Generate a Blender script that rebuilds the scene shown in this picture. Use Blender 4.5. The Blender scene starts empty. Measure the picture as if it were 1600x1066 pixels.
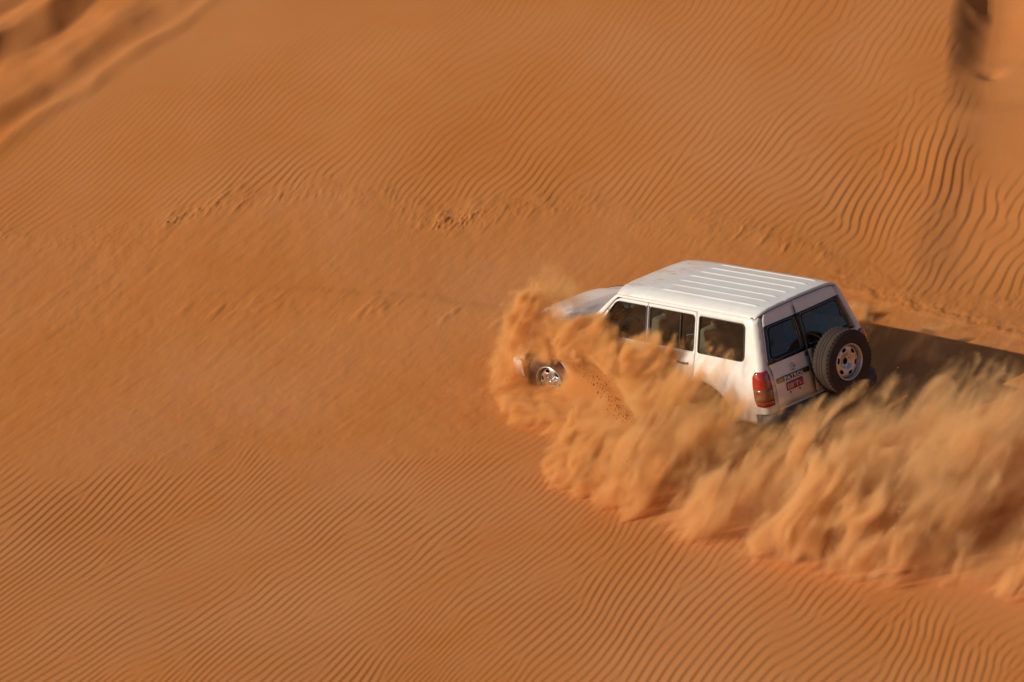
import bpy, bmesh, math, random
import numpy as np
from mathutils import Matrix, Vector
from mathutils.geometry import delaunay_2d_cdt

rng = np.random.default_rng(11)
R = math.radians
sc = bpy.context.scene

# ------------------------------------------------------------------ camera, sky, sun
cam_d = bpy.data.cameras.new('camera'); cam = bpy.data.objects.new('camera', cam_d)
sc.collection.objects.link(cam); sc.camera = cam
cam_d.sensor_width = 36; cam_d.lens = 101.25; cam_d.clip_end = 3000; cam_d.clip_start = .5
cam.location = (-3.1245, -33.2395, 11.8781); cam.rotation_euler = (R(72), 0, 0)
cam_d.dof.use_dof = True; cam_d.dof.focus_distance = 35.5; cam_d.dof.aperture_fstop = 16

_L = Vector((.68, 1.47, 1.0))            # towards the sun, in the car's own axes
SUN = (Matrix(((-0.641326, -0.751602, -0.154257), (0.760252, -0.649613, 0.004413), (-0.103524, -0.114444, 0.988021))) @ _L).normalized()
SUN_EL = math.asin(SUN.z)
SUN_ROT = math.atan2(SUN.x, SUN.y)
world = bpy.data.worlds.new('World'); sc.world = world; world.use_nodes = True
wn = world.node_tree
sky = wn.nodes.new('ShaderNodeTexSky'); sky.sky_type = 'NISHITA'; sky.sun_disc = False
sky.sun_elevation = SUN_EL; sky.sun_rotation = SUN_ROT
sky.dust_density = 1.0; sky.air_density = 1.0
wn.nodes['Background'].inputs[1].default_value = .075
wn.links.new(sky.outputs[0], wn.nodes['Background'].inputs[0])
sun_d = bpy.data.lights.new('sun', 'SUN'); sun_d.energy = 4.0; sun_d.angle = R(.5)
sun_d.color = (1, .90, .76)
sun = bpy.data.objects.new('sun', sun_d); sc.collection.objects.link(sun)
sun.location = (-20, -6, 12)
sun.rotation_euler = SUN.to_track_quat('Z', 'Y').to_euler()
vs = sc.view_settings
vs.view_transform = 'Standard'; vs.look = 'None'; vs.exposure = 0; vs.gamma = 1
sc.render.engine = 'CYCLES'
cy = sc.cycles
cy.use_denoising = True
cy.max_bounces = 10; cy.diffuse_bounces = 3; cy.volume_bounces = 4; cy.transparent_max_bounces = 12
cy.volume_step_rate = 1.0; cy.volume_max_steps = 512

COL = sc.collection

# ------------------------------------------------------------------ helpers
def mesh_obj(name, verts, faces, mats, parent=None, smooth=True, label=None, kind=None):
    me = bpy.data.meshes.new(name)
    me.from_pydata([tuple(map(float, v)) for v in verts], [], faces)
    me.validate(); me.update()
    for m in (mats if isinstance(mats, (list, tuple)) else [mats]): me.materials.append(m)
    if smooth: me.polygons.foreach_set('use_smooth', [True] * len(me.polygons))
    o = bpy.data.objects.new(name, me); COL.objects.link(o)
    if parent: o.parent = parent
    if label: o['label'] = label
    if kind: o['kind'] = kind
    return o

class NT:
    def __init__(s, name):
        s.m = bpy.data.materials.new(name); s.m.use_nodes = True
        s.t = s.m.node_tree; s.b = s.t.nodes['Principled BSDF']; s.out = s.t.nodes['Material Output']
    def n(s, typ, **kw):
        x = s.t.nodes.new(typ)
        for k, v in kw.items():
            if k.startswith('i_'): x.inputs[k[2:].replace('_', ' ')].default_value = v
            else: setattr(x, k, v)
        return x
    def l(s, a, b): s.t.links.new(a, b)
    def noise(s, scale, detail=4, rough=.55, vec=None):
        x = s.n('ShaderNodeTexNoise'); x.inputs['Scale'].default_value = scale
        x.inputs['Detail'].default_value = detail; x.inputs['Roughness'].default_value = rough
        if vec is not None: s.l(vec, x.inputs['Vector'])
        return x.outputs['Fac']
    def ramp(s, fac, stops):
        x = s.n('ShaderNodeValToRGB'); e = x.color_ramp.elements
        while len(e) < len(stops): e.new(.5)
        for a, (p, c) in zip(e, stops):
            a.position = p; a.color = (c, c, c, 1) if not isinstance(c, tuple) else (*c, 1)
        s.l(fac, x.inputs[0]); return x.outputs[0]
    def mix(s, fac, a, b):
        x = s.n('ShaderNodeMix', data_type='RGBA')
        if hasattr(fac, 'links'): s.l(fac, x.inputs[0])
        else: x.inputs[0].default_value = fac
        for i, v in ((6, a), (7, b)):
            if hasattr(v, 'links'): s.l(v, x.inputs[i])
            else: x.inputs[i].default_value = (*v, 1)
        return x.outputs[2]
    def math(s, op, a, b=None):
        x = s.n('ShaderNodeMath', operation=op)
        for i, v in enumerate((a, b)):
            if v is None: continue
            if hasattr(v, 'links'): s.l(v, x.inputs[i])
            else: x.inputs[i].default_value = v
        return x.outputs[0]
    def coord(s, which='Object'):
        return s.n('ShaderNodeTexCoord').outputs[which]
    def set(s, **kw):
        for k, v in kw.items():
            i = s.b.inputs[k.replace('_', ' ')]
            if hasattr(v, 'links'): s.l(v, i)
            else: i.default_value = (*v, 1) if isinstance(v, tuple) and len(v) == 3 else v
        return s

def simple(name, col, rough=.6, metal=0, dust=.0, bump=0, coat=0, spec=.5):
    m = NT(name); c = m.coord()
    nz = m.noise(9, 5, .6, c)
    base = m.mix(m.ramp(nz, [(.3, 0), (.75, 1)]), col, tuple(x * .8 for x in col))
    if dust:
        base = m.mix(m.math('MULTIPLY', m.ramp(m.noise(5, 6, .65, c), [(.35, .35), (.7, 1)]), dust), base, DUST)
    m.set(Base_Color=base, Roughness=rough, Metallic=metal, Coat_Weight=coat, Specular_IOR_Level=spec)
    if bump:
        b = m.n('ShaderNodeBump'); b.inputs['Strength'].default_value = bump; b.inputs['Distance'].default_value = .01
        m.l(m.noise(60, 3, .6, c), b.inputs['Height']); m.l(b.outputs[0], m.b.inputs['Normal'])
    return m.m
DUST = (.38, .17, .07)

def make_sand(name, grain=True):
    m = NT(name); c = m.coord()
    big = m.noise(.33, 3, .5, c)
    mid = m.noise(2.1, 4, .6, c)
    fine = m.noise(140, 2, .7, c)
    col = m.mix(m.ramp(big, [(.36, 0), (.64, 1)]), SAND_A, SAND_B)
    col = m.mix(m.math('MULTIPLY', m.ramp(mid, [(.35, 0), (.7, 1)]), .35), col, SAND_C)
    col = m.mix(m.math('MULTIPLY', m.ramp(fine, [(.3, 0), (.75, 1)]), .35), col, SAND_D)
    m.set(Base_Color=col, Roughness=.95, Specular_IOR_Level=.12)
    b = m.n('ShaderNodeBump'); b.inputs['Strength'].default_value = .5; b.inputs['Distance'].default_value = .004
    m.l(m.noise(85, 4, .7, c), b.inputs['Height']); m.l(b.outputs[0], m.b.inputs['Normal'])
    return m.m
SAND_A = (.505, .196, .064); SAND_B = (.470, .158, .035); SAND_C = (.50, .203, .066); SAND_D = (.36, .128, .034)
M_sand = make_sand('sand')

# ------------------------------------------------------------------ the dune
def softp(t, w): return w * np.logaddexp(0, t / w)
def sstep(a, b, x):
    t = np.clip((x - a) / (b - a), 0, 1); return t * t * (3 - 2 * t)
def base(x, y):
    z = .05 + 14 * np.tanh(.1562 * x / 14)
    z = z + .44 * (softp(y - 3.0, 1.6) - softp(y - 24, 4))
    z = z - .10 * (softp(-y - 4.5, 1.5) - softp(-y - 15, 2))
    t = np.clip((-y - 15) / 26, 0, 1)
    return z + 9.5 * t * t * (3 - 2 * t)

def grid_noise(x, y, scale, seed, octaves=3, rough=.5):
    """value noise (quintic) on arrays"""
    out = 0; amp = 1; tot = 0
    for o in range(octaves):
        r = np.random.default_rng(seed * 97 + o); N = 256
        tab = r.standard_normal((N, N)).astype(np.float32)
        gx = x / scale * 2 ** o + 1000; gy = y / scale * 2 ** o + 1000
        ix = np.floor(gx).astype(int); iy = np.floor(gy).astype(int)
        fx = gx - ix; fy = gy - iy
        fx = fx ** 3 * (fx * (fx * 6 - 15) + 10); fy = fy ** 3 * (fy * (fy * 6 - 15) + 10)
        a = tab[ix % N, iy % N]; b = tab[(ix + 1) % N, iy % N]; c = tab[ix % N, (iy + 1) % N]; d = tab[(ix + 1) % N, (iy + 1) % N]
        out = out + amp * ((a * (1 - fx) + b * fx) * (1 - fy) + (c * (1 - fx) + d * fx) * fy)
        tot += amp; amp *= rough
    return out / tot

XL, XH, YL, YH = -12.6, 5.6, -8.6, 14.2
def axis(lo, hi, step, far):
    core = np.arange(lo, hi, step)
    g = []; s = step; v = 0
    while v < far:
        s = min(s * 1.13, 40); v += s; g.append(v)
    g = np.array(g)
    return np.concatenate([lo - g[::-1], core, core[-1] + g])
gx = axis(XL, XH, .0155, 500); gy = axis(YL, YH, .020, 500)
GX, GY = np.meshgrid(gx, gy, indexing='ij')
inside = sstep(0, 1.2, GX - (XL - .9)) * sstep(0, 1.2, (XH + .9) - GX) * sstep(0, 1.2, GY - (YL - .9)) * sstep(0, 1.2, (YH + .9) - GY)

def poly_y(pts, x):
    p = np.array(pts); return np.interp(x, p[:, 0], p[:, 1])
UP = [(-12.6, 7.7), (-10.66, 7.57), (-9.49, 7.32), (-8.25, 7.23), (-7.51, 7.34), (-6.68, 7.45), (-5.74, 7.44), (-4.98, 7.14), (-4.31, 6.54), (-3.49, 6.24), (-3.12, 6.48), (-2.67, 6.54), (-2.04, 6.17), (-1.34, 5.55), (-0.46, 5.26), (0.23, 5.02), (0.72, 4.62), (1.2, 4.12), (1.6, 3.87), (1.95, 3.19), (2.32, 2.83), (2.94, 2.51), (3.52, 2.51), (6, 1.6)]
LO = [(-12.6, 2.3), (-9.88, 2.47), (-9.26, 1.77), (-8.46, 1.41), (-7.79, 1.3), (-7.23, 1.5), (-6.4, 1.4), (-5.9, 0.68), (-5.03, 0.3), (-4.41, 0.68), (-3.76, 0.54), (-3.12, 0.74), (-2.56, 0.69), (-1.88, -0.35), (-0.89, -1.89), (0.1, -3.18), (2.35, -4.64), (6, -6)]
TF = [(-12.6, 8.6), (-10.88, 9.09), (-9.01, 9.87), (-7.81, 10.6), (-6.11, 10.4), (-3.12, 10.1), (-0.2, 10.6), (1.72, 12.5), (6, 13.5)]

# texture coordinates that follow the slope's arc
yy = np.linspace(-14, 20, 700)
sl = np.interp(yy, [-14, -6, 0, 3, 5, 8, 20], [.42, .42, .44, .47, .57, .63, .64])
vv = np.concatenate([[0], np.cumsum((sl[1:] + sl[:-1]) / 2 * np.diff(yy))])
vv -= np.interp(0, yy, vv)
Vof = lambda y: np.interp(y, yy, vv)

# phasor field: local direction (deg) and wavelength (m) of the ripples over (x, V)
def field(X, V):
    ang = 37 + 0 * X; lam = .078 + .010 * sstep(1.5, 3.0, V)
    def g(cx, cv, rx, rv): return np.exp(-((X - cx) / rx) ** 2 - ((V - cv) / rv) ** 2)
    a = g(-9.6, .2, 2.2, .8); ang = ang - 5 * a; lam = lam + .034 * a
    a = g(-7.0, .2, 1.5, .5); ang = ang + 6 * a
    a = g(-4.5, -.3, 1.4, .6); ang = ang + 6 * a; lam = lam + .008 * a
    a = g(-6, -2.6, 5, 1.0); lam = lam - .004 * a
    a = g(1, -3.0, 2.4, 1.0); ang = ang + 5 * a
    up = sstep(2.2, 3.4, V + .25 * X * (X > 0))
    lam = lam + .006 * up; ang = ang + 2 * up
    a = sstep(-1.5, 1.5, X) * sstep(.8, 2.0, V); ang = ang + 1 * a; lam = lam + .009 * a
    a = sstep(2.2, 3.0, X) * sstep(.5, 1.4, V) * (1 - sstep(3.0, 4.2, V)); ang = ang + 9 * a; lam = lam + .038 * a
    a = g(2.1, 1.9, .5, .8); lam = lam - .016 * a; ang = ang + 12 * a
    a = g(-8.5, 4.2, 2.4, .8); ang = ang - 4 * a
    a = g(1.2, 5.6, 1.6, .8); ang = ang + 14 * a; lam = lam + .01 * a
    ang = ang + 9 * grid_noise(X, V * 1.3, 1.7, 5, 2) + 15 * grid_noise(X, V, .38, 6, 2) * (.7 + .8 * sstep(-1, 2, X))
    lam = lam * (1 + .15 * grid_noise(X, V, 1.3, 7, 2) + .09 * grid_noise(X, V, .45, 9, 1))
    return np.radians(ang), lam
KS = .17
kx = np.arange(-14.2, 7.2, KS); kv = np.arange(-5.4, 8.6, KS)
KX, KV = np.meshgrid(kx, kv, indexing='ij')
A_, L_ = field(KX, KV)
kX = 2 * np.pi / L_ * np.sin(A_); kV = -2 * np.pi / L_ * np.cos(A_)
ph = np.zeros_like(KX)
# seed sweep then relax so that neighbouring kernels agree in phase
for i in range(KX.shape[0]):
    if i: ph[i] = ph[i - 1] + .5 * (kX[i] + kX[i - 1]) * KS
    else:
        for j in range(1, KX.shape[1]): ph[0, j] = ph[0, j - 1] + .5 * (kV[0, j] + kV[0, j - 1]) * KS
ph += .5 * grid_noise(KX, KV, .6, 8, 2) * 2
for it in range(5):
    acc = np.exp(1j * ph) * .6
    for di, dj, w in ((1, 0, 1), (-1, 0, 1), (0, 1, 1), (0, -1, 1), (1, 1, .5), (-1, -1, .5), (1, -1, .5), (-1, 1, .5)):
        q = np.roll(ph, (di, dj), (0, 1)); qx = np.roll(kX, (di, dj), (0, 1)); qv = np.roll(kV, (di, dj), (0, 1))
        e = np.exp(1j * (q + .5 * (kX + qx) * di * KS + .5 * (kV + qv) * dj * KS)) * w
        if di == 1: e[0] = 0
        if di == -1: e[-1] = 0
        if dj == 1: e[:, 0] = 0
        if dj == -1: e[:, -1] = 0
        acc += e
    ph = np.angle(acc)
def ripple_phase(X, V):
    fx = (X - kx[0]) / KS; fv = (V - kv[0]) / KS
    ix = np.floor(fx).astype(int); iv = np.floor(fv).astype(int)
    z = np.zeros(X.shape, np.complex64)
    for di in (-1, 0, 1, 2):
        for dj in (-1, 0, 1, 2):
            a = np.clip(ix + di, 0, KX.shape[0] - 1); b = np.clip(iv + dj, 0, KX.shape[1] - 1)
            dx = X - KX[a, b]; dv = V - KV[a, b]
            w = np.exp(-(dx * dx + dv * dv) / (2 * (.62 * KS) ** 2))
            z += (w * np.exp(1j * (ph[a, b] + kX[a, b] * dx + kV[a, b] * dv))).astype(np.complex64)
    return np.angle(z), np.abs(z)
cx0 = np.searchsorted(gx, XL - .9); cx1 = np.searchsorted(gx, XH + .9)
cy0 = np.searchsorted(gy, YL - .9); cy1 = np.searchsorted(gy, YH + .9)
sx = slice(cx0, cx1); sy = slice(cy0, cy1)
X = GX[sx, sy]; Y = GY[sx, sy]; V = Vof(Y)
phi, mag = ripple_phase(X, V)
_, lamf = field(X, V)
mag = np.clip(mag / np.median(mag), 0, 1) ** .7
crest = np.sin(phi) - .36 * np.sin(2 * phi) + .13 * np.sin(3 * phi)
edge_n = .22 * grid_noise(X, Y, .9, 21, 3) + .10 * np.sin(phi * .5 + 3 * grid_noise(X, Y, .5, 23, 1))
upd = Y - poly_y(UP, X) + edge_n * .9          # >0 above the churned band
lod = poly_y(LO, X) - Y + edge_n * 1.6
m_up = sstep(-.06, .30, upd); m_lo = sstep(-.15, .75, lod)
churn = 1 - np.clip(m_up + m_lo, 0, 1)
tf = 1 - sstep(-.9, 1.1, Y - poly_y(TF, X) + .5 * grid_noise(X, Y, 1.6, 25, 2))
patch = .70 + .30 * np.clip(1 + 1.2 * grid_noise(X, Y, 1.3, 26, 4), -.4, 1.15)
amp = (m_up * (.12 + .88 * tf) + m_lo) * patch
smooth_r = sstep(3.15, 3.5, X + .12 * grid_noise(X, Y, .6, 29, 2)) * sstep(5.0, 5.6, Y)
Xcar = -0.641326 * X + 0.760252 * Y; Ycar = -0.751602 * X - 0.649613 * Y
bury = (1 - sstep(2.45, 2.95, Ycar + .16 * grid_noise(X, Y, .35, 30, 3))) * (1 - sstep(1.2, 1.9, Xcar)) * sstep(-1.5, 0, Ycar)
amp = amp * (1 - .93 * smooth_r) * (1 - .85 * bury)
H = amp * mag * crest * lamf * (.085 / lamf) ** .45 * (.051 + .008 * sstep(1.5, 2.5, V) - .034 * sstep(3.1, 4.8, V + .5 * grid_noise(X, Y, 1.5, 28, 2) + .5 * sstep(-3, 1, X)))
# churned sand of the track band
lump = grid_noise(X * 1.5 - Y * .35, Y + X * .2, .42, 31, 4, .6)
lump2 = grid_noise(X * 1.6 - Y * .6, Y * .8 + X * .3, .12, 32, 3, .6)
AL = X * .62 + Y * .78; PE = X * .78 - Y * .62           # along and across the wind's grain
obl = grid_noise(AL / 5.5, PE, .075, 38, 3, .6)
obl2 = grid_noise(AL / 4.0, PE, .20, 39, 3, .55)
H += churn * (.006 * lump * (.4 + .6 * sstep(-.7, .7, grid_noise(X, Y, 1.8, 34, 2))) + .0012 * lump2 + .0022 * obl + .005 * obl2 * sstep(-.6, .9, grid_noise(X, Y, 1.4, 40, 2)))
# pushed-up lips along the band's edges
near_up = np.exp(-((upd + .16) / .20) ** 2)
H += near_up * (.004 + .011 * np.abs(obl) * sstep(-.5, .6, grid_noise(X, Y, .8, 42, 2)) + .004 * np.abs(lump2))
crk = grid_noise(AL / 3.2, PE + .03 * lump2, .055, 44, 2, .6)
spot = np.exp(-((X + 4.0) / .46) ** 2 - ((Y - 6.15) / .24) ** 2) + .7 * np.exp(-((X + 8.0) / .55) ** 2 - ((Y - 7.12 - .2 * (X + 8)) / .12) ** 2)
H += spot * (.030 * np.maximum(0, crk) + .012 * np.maximum(0, lump2))
# wheel track: a low step with scalloped blocks beside it
TR = [(-12.6, 5.1), (-9, 5.0), (-7.6, 5.25), (-6.42, 5.11), (-5.79, 4.92), (-5.24, 4.74), (-4.53, 4.47), (-3.82, 4.17), (-3.12, 3.82), (-1, 2.9)]
td = Y - poly_y(TR, X)
trf = sstep(-9.5, -6.2, X) * (1 - sstep(-2.5, -1.2, X))
H += trf * (.014 * sstep(-.16, .05, -td + .05 * obl2) * (1 - sstep(.15, 1.0, -td)))
H += trf * np.exp(-((td + .28) / .22) ** 2) * .018 * np.maximum(0, grid_noise(AL / 3.0, PE, .12, 41, 2))
TR2 = [(1.0, 3.4), (1.42, 2.99), (2.09, 2.29), (2.74, 1.66), (3.29, 1.08), (6, -1.6)]
td2 = Y - poly_y(TR2, X); t2 = sstep(.9, 1.3, X)
H += t2 * (.010 * sstep(-.02, .12, td2) * (1 - sstep(.12, .8, td2)) + .012 * np.exp(-((td2 - .25) / .2) ** 2) * grid_noise(X, Y, .12, 43, 3))
# broad undulations, the little valley on the right, ridges in the far corners
def broad(X, Y):
    z = .028 * grid_noise(X, Y, 3.2, 51, 2)
    vd = X - np.interp(Y, [0, 2.6, 4, 5.4, 6.6, 9], [1.9, 2.12, 2.34, 2.72, 3.10, 3.4]) - .05 * grid_noise(X, Y, .8, 52, 2)
    f = sstep(2.2, 3.6, Y) * (1 - sstep(6.2, 7.2, Y)) * (1 - sstep(6, 12, X))
    z = z - .07 * np.exp(-((X - 1.2) / .9) ** 2 - ((Y - 2.3) / .8) ** 2)
    z = z + f * (.03 * sstep(-.9, .05, vd) - .065 * sstep(-.10, .60, vd) + .07 * sstep(.65, 1.6, vd))
    return z
Z = base(GX, GY)
far = 1 - inside
dist = np.hypot(GX + 3, GY - 3)
Z += sstep(30, 160, dist) * 5 * grid_noise(GX, GY, 70, 61, 4, .45) + sstep(14, 40, dist) * .8 * grid_noise(GX, GY, 14, 62, 3, .5)
Z += broad(GX, GY) * (1 - sstep(40, 80, dist))
Z[sx, sy] += H * inside[sx, sy]
FAR_FEATURES = True
if FAR_FEATURES:
    # upper left: smooth parallel ridges with shaded lee sides
    pw = (GY - GX) + .22 * grid_noise(GX, GY, 2.2, 71, 2) + .10 * grid_noise(GX, GY, .7, 73, 2)
    tab_p = np.array([19.4, 19.9, 20.25, 20.6, 20.8, 21.15, 21.5, 22.2, 22.55, 23.2, 23.6, 24.2, 24.6, 25.4, 27])
    tab_z = np.array([0, .0, .08, -.02, .0, .19, .15, -.10, -.16, .25, .18, -.10, .15, .27, 0])
    pp = np.linspace(18, 28, 400); zz = np.interp(pp, tab_p, tab_z)
    ker = np.exp(-(np.arange(-14, 15) / 4.0) ** 2); zz = np.convolve(zz, ker / ker.sum(), 'same')
    Z += np.interp(pw, pp, zz) * (1 - sstep(25, 50, dist)) * (.75 + .5 * grid_noise(GX, GY, 1.1, 74, 2)) * sstep(8.6, 9.6, GY)
    # upper right: a slip face dropping away from the sun, with a soft hollow below it
    hx = GX - np.interp(GY, [6.6, 7.2, 8.1, 9.5, 12], [3.15, 3.22, 3.36, 3.60, 4.0]) - .05 * grid_noise(GX, GY, .6, 75, 2)
    dep = np.interp(GY, [6.75, 7.15, 7.7, 8.3, 9.5, 12], [0, .12, .12, .26, .36, .4])
    Z -= (1 - sstep(20, 45, dist)) * dep * sstep(-.16, .50, hx) * (1 - .9 * sstep(.55, 1.6, hx))
    Z -= .07 * np.exp(-((GX - 3.86) / .16) ** 2 - ((GY - 7.78) / .14) ** 2)

nx, ny = Z.shape
co = np.stack([GX, GY, Z], -1).reshape(-1, 3).astype(np.float32)
ii = np.arange(nx * ny).reshape(nx, ny)
quads = np.stack([ii[:-1, :-1], ii[1:, :-1], ii[1:, 1:], ii[:-1, 1:]], -1).reshape(-1, 4).astype(np.int32)
me = bpy.data.meshes.new('sand_dune')
me.vertices.add(len(co)); me.vertices.foreach_set('co', co.ravel())
me.loops.add(quads.size); me.loops.foreach_set('vertex_index', quads.ravel())
me.polygons.add(len(quads)); me.polygons.foreach_set('loop_start', np.arange(0, quads.size, 4, dtype=np.int32))
me.polygons.foreach_set('use_smooth', np.ones(len(quads), bool))
me.update(calc_edges=True); me.materials.append(M_sand)
dune = bpy.data.objects.new('sand_dune', me); COL.objects.link(dune); dune['kind'] = 'structure'

def ground_z(x, y):
    i = min(max(np.searchsorted(gx, x) - 1, 0), nx - 2); j = min(max(np.searchsorted(gy, y) - 1, 0), ny - 2)
    return float(Z[i, j])

# ------------------------------------------------------------------ car materials
def paint(name, roof=False):
    m = NT(name); c = m.coord()
    sep = m.n('ShaderNodeSeparateXYZ'); m.l(c, sep.inputs[0])
    low = m.ramp(sep.outputs['Z'], [(.35, 1), (1.0, .0)])
    n1 = m.noise(3.5, 6, .62, c); n2 = m.noise(26, 5, .7, c)
    dirt = m.math('MULTIPLY', m.ramp(n1, [(.38, .15), (.68, 1)]), m.math('ADD', m.math('MULTIPLY', low, .8), .20))
    dirt = m.math('ADD', dirt, m.math('MULTIPLY', m.ramp(n2, [(.62, 0), (.78, 1)]), .10))
    if roof:
        mp = m.n('ShaderNodeMapping'); mp.inputs['Scale'].default_value = (1.1, 3.2, 1); m.l(c, mp.inputs[0])
        fr = m.ramp(sep.outputs['X'], [(.55, 0), (1.0, 1)])
        mr = m.n('ShaderNodeMapRange'); mr.inputs[1].default_value = .6; mr.inputs[2].default_value = 1.4; m.l(sep.outputs['X'], mr.inputs[0])
        dirt = m.math('ADD', dirt, m.math('MULTIPLY', m.math('MULTIPLY', m.ramp(m.noise(3.0, 7, .68, mp.outputs[0]), [(.52, 0), (.70, 1)]), mr.outputs[0]), .8))
    col = m.mix(dirt, (.74, .725, .69), (.50, .33, .21))
    m.set(Base_Color=col, Roughness=m.math('ADD', m.math('MULTIPLY', dirt, .4), .32), Coat_Weight=.35, Coat_Roughness=.12)
    return m.m
M_paint = paint('white_paint'); M_roof = paint('roof_paint', True)
M_inner = simple('cabin_trim', (.52, .51, .45), .9)
M_black = simple('black_rubber', (.012, .012, .013), .55, dust=.05)
M_plastic = simple('grey_plastic', (.03, .03, .032), .6, dust=.12)
M_dark = simple('chassis_black', (.02, .018, .017), .8, dust=.15)
M_arch = simple('arch_liner', (.05, .035, .025), .9, dust=.8)
M_tyre_dusty = simple('dusty_tyre', (.035, .026, .020), .9, dust=.7)
M_seat = simple('seat_cloth', (.26, .25, .22), .95)
M_tyre = simple('tyre_rubber', (.020, .016, .013), .9, dust=.10, bump=.3)
M_alloy = simple('silver_wheel', (.62, .61, .62), .32, metal=.75, dust=.12)
M_chrome = simple('chrome', (.75, .75, .75), .12, metal=1)
M_red = simple('red_lens', (.36, .010, .007), .15, coat=1, dust=.05)
M_amber = simple('amber_lens', (.15, .040, .014), .2, coat=1, dust=.15)
M_clear = simple('clear_lens', (.75, .75, .72), .08, coat=1)
M_plate = simple('plate_red', (.42, .02, .025), .4)
M_white = simple('white_lettering', (.75, .72, .68), .5)
M_garnish = simple('brown_garnish', (.05, .038, .028), .35, dust=.15)
M_gap = simple('gap_black', (.01, .01, .01), .9)
def glass(name, tint, refl=1.0):
    m = NT(name); t = m.t
    tr = m.n('ShaderNodeBsdfTransparent'); tr.inputs[0].default_value = (*tint, 1)
    gl = m.n('ShaderNodeBsdfGlossy'); gl.inputs['Roughness'].default_value = .03
    gl.inputs['Color'].default_value = (.9, .95, 1, 1)
    fr = m.n('ShaderNodeFresnel'); fr.inputs[0].default_value = 1.5
    mx = m.n('ShaderNodeMixShader'); m.l(m.math('MULTIPLY', fr.outputs[0], refl), mx.inputs[0]); m.l(tr.outputs[0], mx.inputs[1]); m.l(gl.outputs[0], mx.inputs[2])
    df = m.n('ShaderNodeBsdfDiffuse'); df.inputs[0].default_value = (*DUST, 1)
    m2 = m.n('ShaderNodeMixShader'); m.l(m.math('MULTIPLY', m.ramp(m.noise(4, 6, .6, m.coord()), [(.4, .1), (.7, 1)]), .10), m2.inputs[0])
    m.l(mx.outputs[0], m2.inputs[1]); m.l(df.outputs[0], m2.inputs[2]); m.l(m2.outputs[0], m.out.inputs[0])
    return m.m
M_glass = glass('tinted_glass', (.60, .62, .54)); M_glass_r = glass('rear_glass', (.30, .34, .36))

# ------------------------------------------------------------------ car: surface maps in (s, y, z); s runs from the nose back
AX = 3.76
def W(s, y, z): return (AX - s, y, z)
YT = np.array([(.38, .86), (.50, .885), (.62, .905), (.80, .922), (.95, .927), (1.05, .915), (1.11, .893), (1.17, .870), (1.20, .862), (1.64, .742), (1.68, .728), (1.71, .70)])
RT = np.array([(.38, 4.70), (.50, 4.765), (.62, 4.785), (.90, 4.775), (1.17, 4.72), (1.71, 4.575)])
RS = np.array([(0, 1.805), (.35, 1.80), (.50, 1.79), (.58, 1.775), (.64, 1.752), (.680, 1.728), (.700, 1.707)])
def ztop(s): return float(np.interp(s, [.10, .22, .5, 1.0, 1.5, 1.6], [.96, 1.04, 1.11, 1.165, 1.20, 1.20]))
def taper(s): return 1 - .055 * (max(0, .9 - s) / .9) ** 2
def Yof(z, s=2.5):
    if s < 1.55 and z > .7: z = z + (1.17 - ztop(s)) * min(1, (z - .7) / .25)
    return float(np.interp(z, YT[:, 0], YT[:, 1])) * taper(s)
def Rof(z): return float(np.interp(z, RT[:, 0], RT[:, 1]))
CR = .075
def side(w, z, sgn=1, off=0.):
    """(w, z): w follows the side backwards and round the rear corner"""
    y0 = Yof(z, w) + off; rs = Rof(z) + off; r = CR + off
    a = w - (rs - r)
    if a <= 0: s, y = w, y0
    elif a < r * math.pi / 2:
        t = a / r; s = rs - r + r * math.sin(t); y = y0 - r * (1 - math.cos(t))
    else: s = rs; y = y0 - r - (a - r * math.pi / 2)
    if z < 1.5 and 0 <= w < 5:   # flares over the wheels
        for c in (.79, AX):
            d = math.hypot(w - c, z - .42)
            y += .035 * math.exp(-((d - .47) / .07) ** 2) if d > .47 else .035
    return W(s, sgn * y, z)
def y_edge(z): return float(np.interp(z, [.4, 1.10, 1.17, 1.71], [.715, .715, .76, .62]))
def w_end(z): return Rof(z) - CR + CR * math.pi / 2 + (Yof(z) - CR - y_edge(z))
def Aline(z): return 1.50 + (z - 1.17) * 1.20

def resample(poly, res):
    out = []
    n = len(poly)
    for i in range(n):
        a = np.array(poly[i], float); b = np.array(poly[(i + 1) % n], float)
        k = max(1, int(np.ceil(np.linalg.norm(b - a) / res)))
        for j in range(k): out.append(tuple(a + (b - a) * j / k))
    return out
def rpoly(pts, r, n=5):
    out = []; N = len(pts)
    for i in range(N):
        p = np.array(pts[i], float); a = np.array(pts[i - 1], float) - p; b = np.array(pts[(i + 1) % N], float) - p
        rr = r[i] if isinstance(r, (list, tuple)) else r
        la, lb = np.linalg.norm(a), np.linalg.norm(b); d = min(rr, la * .45, lb * .45)
        if d < 1e-4: out.append(tuple(p)); continue
        p1 = p + a / la * d; p2 = p + b / lb * d
        for k in range(n + 1):
            t = k / n; out.append(tuple((1 - t) ** 2 * p1 + 2 * t * (1 - t) * p + t * t * p2))
    return out
def pip(poly, P):
    poly = np.array(poly); x, y = P[:, 0], P[:, 1]; c = np.zeros(len(P), bool); j = len(poly) - 1
    for i in range(len(poly)):
        xi, yi = poly[i]; xj, yj = poly[j]
        if yi != yj:
            c ^= ((yi > y) != (yj > y)) & (x < (xj - xi) * (y - yi) / (yj - yi) + xi)
        j = i
    return c
def edge_dist(poly, P):
    A = np.array(poly); B = np.roll(A, -1, 0); d = np.full(len(P), 9.)
    for a, b in zip(A, B):
        ab = b - a; t = np.clip(((P - a) @ ab) / (ab @ ab + 1e-12), 0, 1); d = np.minimum(d, np.linalg.norm(P - a - t[:, None] * ab, axis=1))
    return d
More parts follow.
